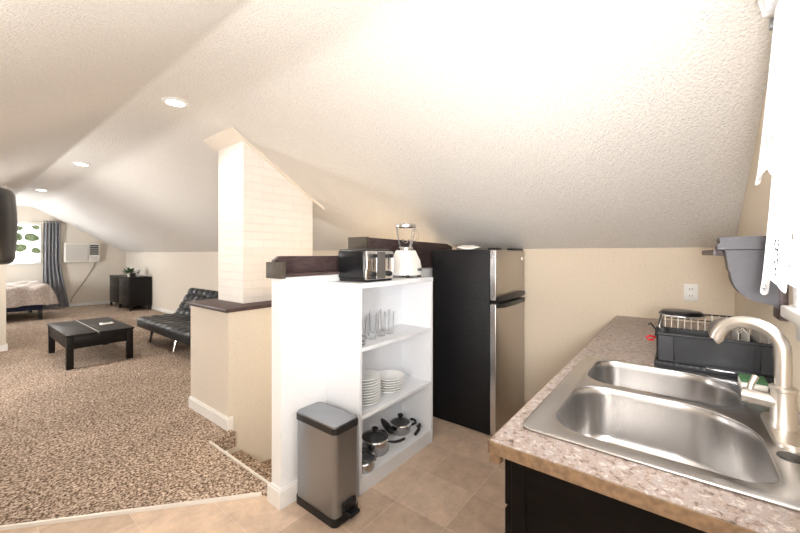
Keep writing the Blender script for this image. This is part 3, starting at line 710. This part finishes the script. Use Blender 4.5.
# ------------------------------------------------------------------ gable wall fittings
t = thing('wall_shelf', 'dark brown narrow wall shelf board running to the corner beside the window', 'shelf', (2.3, YN, 1.375))
MB().box(1.802, 2.72, YN + .001, -.105, 1.374, 1.396, .002).build('board', M['brown'], t)
MB().box(1.802, 2.72, -.108, -.10, 1.374, 1.398).build('front_lip', M['brown'], t)
t = thing('shelf_bracket', 'slate grey curved wooden corbel bracket on the window wall behind the lace curtain', 'bracket', (1.75, -.2, 1.19))
zb = 1.394; pr = [(YN + .022, zb), (-.125, zb), (-.13, zb - .03), (-.135, zb - .07)]
for k in range(9):
    a = k / 8 * PI / 2
    pr.append((-.225 + .085 * math.cos(a) * 1.0, zb - .08 - .10 * math.sin(a)))
pr += [(-.245, zb - .187), (YN + .022, zb - .197)]
MB().prism(pr[::-1], 'X', 1.70, 1.80).build('bracket_body', M['corbel'], t)
MB().prism([(YN + .001, 1.396), (-.104, 1.396), (-.104, 1.412), (-.112, 1.42), (-.108, 1.432), (-.115, 1.44), (YN + .001, 1.44)], 'X', 1.68, 1.80).build('top_moulding', M['corbel'], t)
MB().box(1.70, 1.80, YN + .001, YN + .022, 1.16, 1.39, .002).build('back_plate', M['brown'], t)
ot = thing('wall_outlet', 'white double wall outlet on the cream knee wall above the worktop', 'outlet', (XK, -.06, 1.06))
y0, y1, z0, z1 = -.097, -.022, 1.055, 1.172
pl = MB().box(XK - .007, XK, y0, y1, z0, z1, .003).build('cover_plate', M['trim'], ot)
for zc in (z0 + .036, z1 - .036):
    rc = MB().box(XK - .0095, XK - .006, (y0 + y1) / 2 - .017, (y0 + y1) / 2 + .017, zc - .015, zc + .015, .002).build('socket', M['offwhite'], pl)
    b = MB()
    for dy in (-.007, .007): b.box(XK - .0105, XK - .009, (y0 + y1) / 2 + dy - .0016, (y0 + y1) / 2 + dy + .0016, zc - .004, zc + .009)
    b.build('slots', M['black'], rc)

# lace curtains
def lace(name, x0, x1, z0, z1, y, ytop, amp, nf, scal, label, tilt=0):
    b = MB(); bm = b.bm; uvl = bm.loops.layers.uv.new('UVMap')
    nu, nv = 160, 40; V = []
    for j in range(nv + 1):
        row = []
        for i in range(nu + 1):
            u = i / nu; v = j / nv
            x = x0 + (x1 - x0) * u
            bot = z0 - scal * (abs(math.sin(u * nf * PI)) - .5) + tilt * u
            z = bot + (z1 - bot) * v
            fl = 1 - .55 * v
            yy = y + (ytop - y) * v ** .8 + amp * fl * math.sin(u * nf * 2 * PI * .83 + .5) + amp * .4 * math.sin(u * 37)
            xx = x + .02 * (1 - v) * (1 if u > .92 else 0) * (u - .92) / .08
            row.append((bm.verts.new((xx, yy, z)), (u * (x1 - x0) * 1.6, (z - bot))))
        V.append(row)
    for j in range(nv):
        for i in range(nu):
            q = [V[j][i], V[j][i + 1], V[j + 1][i + 1], V[j + 1][i]]
            f = bm.faces.new([p[0] for p in q])
            for lp, p in zip(f.loops, q): lp[uvl].uv = p[1]
    o = b.build(name, M['lace'], angle=180)
    return tag(o, label, 'curtain', 'white lace curtains at the kitchen window')
lace('lace_curtain', .35, 1.64, 1.425, 2.09, -.205, -.25, .012, 7, .045, 'long white lace curtain with scalloped eyelet hem behind the valance at the kitchen window', tilt=-.16)
lace('lace_valance', .35, 1.60, 1.615, 2.10, -.19, -.226, .011, 8, .03, 'short white lace valance hanging in front at the top of the kitchen window', tilt=-.01)
b = MB()
loops = []
for i in range(121):
    x = .35 + 1.24 * i / 120; w = .012 * math.sin(i * 1.9)
    loops.append([(x, -.212 + w * .6, 2.125), (x, -.205 + w, 2.17 + abs(w)), (x, -.25 - w * .6, 2.19 + w), (x, -.255, 2.125)])
b.loft(loops)
o = b.build('curtain_heading', M['lace'], bpy.data.objects['lace_valance'])
t = thing('curtain_rod', 'white curtain rod with end bracket above the kitchen window', 'curtain rod', (1.0, -.2, 2.10))
MB().tube([(.33, -.237, 2.112), (1.63, -.237, 2.112)], .006, 10).build('rod', M['trim'], t)
MB().box(1.615, 1.635, YN + .001, -.225, 2.095, 2.13, .002).build('bracket', M['steel'], t)

# pendant drum at left edge
pcx, pcy = .012, 2.415
pd = thing('pendant_lamp', 'large glossy black rounded drum hanging at the left edge of the picture', 'lamp', (pcx, pcy, 1.335))
MB().lathe([(.10, 1.334), (.165, 1.334), (.182, 1.342), (.189, 1.36), (.194, 1.43), (.196, 1.50), (.194, 1.57), (.189, 1.645), (.182, 1.663), (.165, 1.672), (.03, 1.676), (.001, 1.676)], (pcx, pcy, 0), 56).build('drum_shade', M['blackgloss'], pd)
MB().lathe([(.012, 1.676), (.012, 1.70), (.004, 1.705), (.004, zceil(pcx) - .01)], (pcx, pcy, 0), 12).build('cord', M['black'], pd)
zc_ = zceil(pcx)
MB().loft([[(pcx + .05 * math.cos(a), pcy + .05 * math.sin(a), zceil(pcx + .05 * math.cos(a)) - d) for a in [2 * PI * k / 24 for k in range(24)]] for d in (.02, 0)]).build('ceiling_rose', M['black'], pd)

# ------------------------------------------------------------------ bedroom end
# coffee table
cx0, cx1, cy0, cy1, cz = .88, 1.53, 5.66, 6.88, .42
F0 = .012
ct = thing('coffee_table', 'espresso lift-top coffee table standing on the brown carpet', 'coffee table', ((cx0 + cx1) / 2, (cy0 + cy1) / 2, F0))
sx = 1.175
MB().box(cx0 - .01, sx - .004, cy0 - .01, cy1 + .01, cz - .022, cz, .003).build('top_panel', M['espresso'], ct)
MB().box(sx + .004, cx1 + .01, cy0 - .01, cy1 + .01, cz - .022, cz, .003).build('top_panel', M['espresso'], ct)
MB().box(sx - .0045, sx + .0045, cy0, cy1, cz - .02, cz - .0005).build('seam_glint', M['strip'], ct)  # pale sliver standing in for the reflection along the lid gap
MB().box(cx0 + .008, cx1 - .008, cy0 + .008, cy1 - .008, .25, cz - .022, .002).build('apron', M['espresso'], ct)
for x in (cx0, cx1 - .065):
    for y in (cy0, cy1 - .065): MB().box(x, x + .065, y, y + .065, F0, cz - .022, .002).build('leg', M['espresso'], ct)
t = thing('remote_control', 'white remote control lying on the coffee table', 'remote', (1.36, 6.15, cz))
MB().box(1.29, 1.43, 6.10, 6.20, cz + .001, cz + .028, .012, 3).build('shell', M['offwhite'], t)
MB().box(1.315, 1.40, 6.115, 6.16, cz + .027, cz + .031, .001, 1).build('button_pad', M['black'], t)

# futon
def cushion(L, W, T, nl, nw, dep=.02):
    """quilted slab: x 0..W, y 0..L, z 0..T (soft top)"""
    nu, nv = nw * 8, nl * 8
    def zt(u, v):
        e = min(u, 1 - u) * W; g = min(v, 1 - v) * L
        q = (abs(math.sin(u * nw * PI)) * abs(math.sin(v * nl * PI))) ** .35
        k = min(1, e / .04) ** .5 * min(1, g / .04) ** .5
        return T - dep + dep * q - .03 * (1 - k)
    b = MB(); bm = b.bm
    top = [[bm.verts.new((W * i / nu, L * j / nv, zt(i / nu, j / nv))) for i in range(nu + 1)] for j in range(nv + 1)]
    bot = [[bm.verts.new((W * i / nu, L * j / nv, 0)) for i in range(nu + 1)] for j in range(nv + 1)]
    for j in range(nv):
        for i in range(nu):
            bm.faces.new((top[j][i], top[j][i + 1], top[j + 1][i + 1], top[j + 1][i]))
            bm.faces.new((bot[j][i], bot[j + 1][i], bot[j + 1][i + 1], bot[j][i + 1]))
    for j in range(nv):
        bm.faces.new((top[j][0], top[j + 1][0], bot[j + 1][0], bot[j][0])); bm.faces.new((top[j][nu], bot[j][nu], bot[j + 1][nu], top[j + 1][nu]))
    for i in range(nu):
        bm.faces.new((top[0][i], bot[0][i], bot[0][i + 1], top[0][i + 1])); bm.faces.new((top[nv][i], top[nv][i + 1], bot[nv][i + 1], bot[nv][i]))
    return b
fu = thing('futon_sofa', 'black tufted leatherette futon with reclined back behind the half wall', 'futon', (2.2, 5.7, F0))
b = cushion(1.95, .62, .15, 10, 4); b.xform(Matrix.Translation((1.85, 4.72, .255))); b.build('seat', M['leather'], fu)
ang = math.atan2(.43, .25)
b = cushion(1.95, .52, .12, 10, 4, .028)
b.xform(Matrix.Translation((2.47, 4.78, .31)) @ Matrix.Rotation(-ang, 4, 'Y')); b.build('backrest', M['leather'], fu)
for yy, m_ in ((5.58, M['chrome']), (6.5, M['black'])):
    MB().tube([(2.02, yy, .26), (1.96, yy - .04, F0)], .024, 12, r1=.014).build('leg', m_, fu)
    MB().tube([(2.36, yy, .26), (2.42, yy + .05, F0)], .024, 12, r1=.014).build('leg', M['black'], fu)
MB().box(1.98, 2.4, 4.85, 6.55, .235, .258).build('frame', M['black'], fu)

# dresser
dx0, dx1, dy0, dy1, dz = 2.70, XK - .02, 10.3, 11.95, .82
ds = thing('dresser', 'black dresser in the far corner against the knee wall', 'dresser', ((dx0 + dx1) / 2, 11, F0))
MB().box(dx0 + .015, dx1, dy0, dy1, .12, dz - .025, .003).build('carcass', M['espresso'], ds)
MB().box(dx0, dx1, dy0 - .01, dy1 + .01, dz - .025, dz, .003).build('top_panel', M['espresso'], ds)
for x in (dx0 + .015, dx1 - .06):
    for y in (dy0 + .005, dy1 - .055, (dy0 + dy1) / 2 - .025): MB().box(x, x + .045, y, y + .045, F0, .12).build('leg', M['espresso'], ds)
for i in range(3):
    for j_ in range(2):
        ya = dy0 + .02 + j_ * .81; za = .14 + i * .215
        dr = MB().box(dx0, dx0 + .017, ya, ya + .79, za, za + .20, .004).build('drawer', M['espresso'], ds)
        MB().lathe([(.001, -.022), (.012, -.022), (.010, 0)], (dx0, ya + .395, za + .1), 12, 'X').build('knob', M['black'], dr)
# plant
pc_ = (2.80, 10.62, dz)
t = thing('potted_plant', 'small leafy green plant in a pale pot on the dresser', 'plant', pc_)
MB().lathe([(.001, 0), (.04, 0), (.055, .07), (.06, .075), (.05, .075), (.001, .065)], pc_, 20).build('pot', M['acw'], t)
b = MB()
for k in range(46):
    a = random.uniform(0, 2 * PI); e = random.uniform(.2, 1.3); L = random.uniform(.09, .17)
    d = Vector((math.cos(a) * math.cos(e), math.sin(a) * math.cos(e), math.sin(e))); s_ = d.cross(Vector((0, 0, 1))).normalized() * random.uniform(.02, .034)
    p = Vector(pc_) + Vector((0, 0, .07)) + d * L * .35
    vs = [b.bm.verts.new(q) for q in (p, p + d * L * .5 + s_, p + d * L + Vector((0, 0, -.02)), p + d * L * .5 - s_)]
    b.bm.faces.new(vs)
b.build('foliage', M['leaf'], t)
o = MB().box(2.74, 2.84, 10.32, 10.42, dz + .001, dz + .10, .006).build('cube_clock', M['black'])
tag(o, 'small black cube on the near corner of the dresser beside the plant', 'box')
b = MB(); b.lathe([(.001, 0), (.03, 0), (.03, .006), (.006, .012), (.006, .03), (.045, .07), (.06, .12), (.055, .17), (.03, .19), (.001, .195)], (3.0, 10.75, dz + .001), 20)
o = b.build('white_ornament', M['offwhite']); tag(o, 'round white ornament on the dresser near the wall', 'ornament')

# bed
bd = thing('bed', 'bed with navy base and beige duvet partly hidden by the left partition', 'bed', (.3, 11.2, F0))
MB().box(-.7, 1.27, 10.47, 12.0, .22, .36, .01).build('base', M['navy'], bd)
MB().box(-.7, 1.25, 10.48, 11.98, .36, .62, .06, 4).build('mattress', M['paper'], bd)
for x in (-.6, 1.20):
    for y in (10.49, 11.9): MB().box(x, x + .06, y, y + .06, F0, .22, .004).build('leg', M['black'], bd)
b = MB(); bm = b.bm; nu, nv = 60, 46
W0, W1, D0, D1 = -.75, 1.34, 10.42, 12.05
rows = []
for j in range(nv + 1):
    row = []
    for i in range(nu + 1):
        u = i / nu; v = j / nv
        sx_ = -.75 + u * 2.5; sy_ = 10.02 + v * 2.0      # arc-length-ish parameters
        x, y, z = sx_, sy_, .71
        dzx = 0
        if sx_ > W1 - .06: e = sx_ - (W1 - .06); x = W1 - .06 + min(e, .10) * .9 + max(0, e - .1) * .35; dzx = max(0, e - .05) * 0.95
        if sy_ < D0 + .06: e = D0 + .06 - sy_; y = D0 + .06 - min(e, .10) * .9; dzx = max(dzx, e - .05)
        z -= dzx
        n_ = .02 * math.sin(sx_ * 9 + sy_ * 5) + .016 * math.sin(sx_ * 17 - sy_ * 11) + .015 * math.sin(sy_ * 13)
        z = max(z + n_ + .03, .31 + .03 * math.sin(sx_ * 7)); y += .012 * math.sin(sx_ * 20)
        row.append(bm.verts.new((x, y, z)))
    rows.append(row)
for j in range(nv):
    for i in range(nu): bm.faces.new((rows[j][i], rows[j][i + 1], rows[j + 1][i + 1], rows[j + 1][i]))
b.build('duvet', M['duvet'], bd, angle=180)

# gray curtain + rod + leaf blind
b = MB(); bm = b.bm; nu, nv = 90, 30; rows = []
for j in range(nv + 1):
    v = j / nv; row = []
    z = 2.20 - (2.20 - .03) * v
    xa = 1.50 - .02 * v; xb = 1.80 + .36 * max(0, v - .45) ** 1.2
    for i in range(nu + 1):
        u = i / nu
        row.append(bm.verts.new((xa + (xb - xa) * u, YF - .085 + .035 * math.sin(u * 5 * 2 * PI) + .01 * math.sin(u * 13 + v * 4), z)))
    rows.append(row)
for j in range(nv):
    for i in range(nu): bm.faces.new((rows[j][i], rows[j][i + 1], rows[j + 1][i + 1], rows[j + 1][i]))
o = b.build('grommet_curtain', M['curtain'], angle=180); tag(o, 'long grey grommet curtain beside the far bedroom window', 'curtain')
t = thing('curtain_rod', 'thin metal curtain rod above the far bedroom window', 'curtain rod', (.8, YF - .08, 2.17))
MB().tube([(-.3, YF - .085, 2.165), (1.88, YF - .085, 2.165)], .011, 10).build('rod', M['nickel'], t)
MB().box(1.84, 1.86, YF - .085, YF - .001, 2.155, 2.175).build('bracket', M['nickel'], t)
b = MB(); rows = []
for i in range(41):
    x = .12 + 1.34 * i / 40; y = YF - .028 + .008 * math.sin(i * .9)
    rows.append([(x, y, 1.17), (x, y, 2.10)])
b.loft(rows, False, False, closed=False)
lf = [(1.08, 1.99, .17, .06, .2), (1.30, 1.78, .26, .10, -.25), (1.06, 1.78, .20, .10, -.7), (1.12, 1.53, .22, .10, .35), (1.37, 1.46, .17, .07, -.5), (.8, 1.7, .25, .1, .4), (.75, 1.4, .22, .09, -.3), (1.36, 2.03, .14, .05, 2.8), (.45, 1.6, .25, .1, .5)]
for (x, z, L, W, a) in lf:
    ca, sa = math.cos(a), math.sin(a); pts = []
    for k in range(20):
        tt = 2 * PI * k / 20; px, pz = L / 2 * math.cos(tt), W * math.sin(tt) * (1 - .25 * math.cos(tt))
        pts.append((x + px * ca - pz * sa, YF - .042, z + px * sa + pz * ca))
    f = bm2 = b.bm.faces.new([b.bm.verts.new(p) for p in pts]); f.material_index = 1
o = b.build('leaf_print_blind', [M['sheer'], M['leafprint']]); tag(o, 'bright white sheer curtain printed with green leaves at the far window', 'curtain')

# air conditioner
ac = thing('air_conditioner', 'white through-wall air conditioner right of the grey curtain', 'air conditioner', (2.22, YF, 1.17))
MB().box(1.87, 2.58, YF - .10, YF - .001, 1.165, 1.665, .012, 3).build('housing', M['acw'], ac)
b = MB().box(1.90, 2.33, YF - .112, YF - .10, 1.20, 1.63)
for k in range(15): b.box(1.90, 2.33, YF - .118, YF - .108, 1.21 + k * .028, 1.222 + k * .028)
b.build('intake_grille', M['acg'], ac)
vt = MB().box(2.37, 2.55, YF - .106, YF - .10, 1.36, 1.62).build('vent', M['black'], ac)
b = MB()
for k in range(4): b.box(2.37, 2.55, YF - .114, YF - .104, 1.40 + k * .056, 1.412 + k * .056)
b.build('louvres', M['acw'], vt)
MB().box(2.40, 2.52, YF - .106, YF - .10, 1.21, 1.32).build('control_panel', M['acg'], ac)
o = MB().tube([(2.50, YF - .012, 1.17), (2.46, YF - .012, 1.02), (2.25, YF - .012, .62), (2.05, YF - .012, .28), (2.0, YF - .012, .14)], .009, 8).build('power_cord', M['cord']); tag(o, 'thin power cord hanging diagonally below the air conditioner', 'cord')
o = MB().lathe([(.001, -.03), (.014, -.03), (.018, -.012), (.010, 0)], (1.76, 2.77, .55), 16, 'Y').build('rail_knob', M['black']); tag(o, 'small black knob on the half wall inside the stairwell', 'knob')

# ------------------------------------------------------------------ lights
def area(name, loc, rot, sx, sy, power, color=(1, 1, 1), spread=None):
    d = bpy.data.lights.new(name, 'AREA'); d.shape = 'RECTANGLE'; d.size = sx; d.size_y = sy; d.energy = power; d.color = color
    if spread: d.spread = spread
    o = bpy.data.objects.new(name, d); COL.objects.link(o); o.location = loc; o.rotation_euler = rot; return o
def point(name, loc, power, r, color=(1, 1, 1)):
    d = bpy.data.lights.new(name, 'POINT'); d.energy = power; d.shadow_soft_size = r; d.color = color
    o = bpy.data.objects.new(name, d); COL.objects.link(o); o.location = loc; return o
def spot(name, loc, power, ang, color, r=.06):
    d = bpy.data.lights.new(name, 'SPOT'); d.energy = power; d.spot_size = ang; d.spot_blend = .6; d.color = color; d.shadow_soft_size = r
    o = bpy.data.objects.new(name, d); COL.objects.link(o); o.location = loc; return o
def aim(o, t):
    o.rotation_euler = (Vector(t) - o.location).to_track_quat('-Z', 'Y').to_euler(); return o
area('kitchen_window_daylight', (1.06, YN - .12, 1.68), (PI / 2, 0, 0), .85, .85, 18, (1, .98, .96))
area('bedroom_window_daylight', (.75, YF + .12, 1.63), (-PI / 2, 0, 0), 1.25, .9, 420, (.90, .95, 1))
aim(spot('ceiling_fill_spot', (.25, -.12, 1.35), 105, 2.4, (1, .985, .965), .12), (1.9, .35, 2.4))  # unseen fill spot added to brighten the kitchen slope
aim(spot('ceiling_fill_spot', (-.1, .5, 1.15), 85, 2.9, (1, .985, .965), .15), (.7, 2.4, 2.5))  # second added spot, evening out the flat ridge strip with the slope
point('camera_side_fill', (-.35, -.1, 1.5), 24, .25, (1, .98, .96))  # unseen point added beside the camera to lift the overall level
point('stair_lamp', (2.5, 2.3, .7), 15, .22, (1, .78, .52))
for y in (3.0, 6.0, 9.0): spot('recessed_lamp', (1.075, y, ZC - .02), 45, 2.7, (1, .92, .80))
aim(area('bedroom_slope_fill', (-.8, 5.9, 1.3), (0, 0, 0), .5, .9, 85, (1, .98, .96)), (2.2, 5.0, 2.0))  # unseen panel added to light the far slope but not the ridge strip
aim(area('bedroom_slope_fill', (-.7, 10.4, 1.25), (0, 0, 0), .5, .9, 75, (.95, .97, 1)), (1.9, 11.3, 2.15))  # second added panel, hidden by the partition, brightening the slope near the gable
w = bpy.data.worlds.new('World'); S.world = w; w.use_nodes = True
bg = w.node_tree.nodes['Background']; bg.inputs['Color'].default_value = (.85, .93, 1, 1); bg.inputs['Strength'].default_value = 3.0

# ------------------------------------------------------------------ camera
cam = bpy.data.cameras.new('camera'); co = bpy.data.objects.new('camera', cam); COL.objects.link(co)
cam.sensor_width = 36; cam.lens = 357 / 800 * 36; cam.shift_y = -12.5 / 800; cam.clip_start = .02
th = math.atan(280 / 357)
co.location = (0, 0, 1.38); co.rotation_euler = (PI / 2, 0, th - PI / 2)
S.camera = co
S.cycles.transparent_max_bounces = 32
S.view_settings.view_transform = 'Standard'
S.view_settings.look = 'None'
S.view_settings.exposure = 0.14
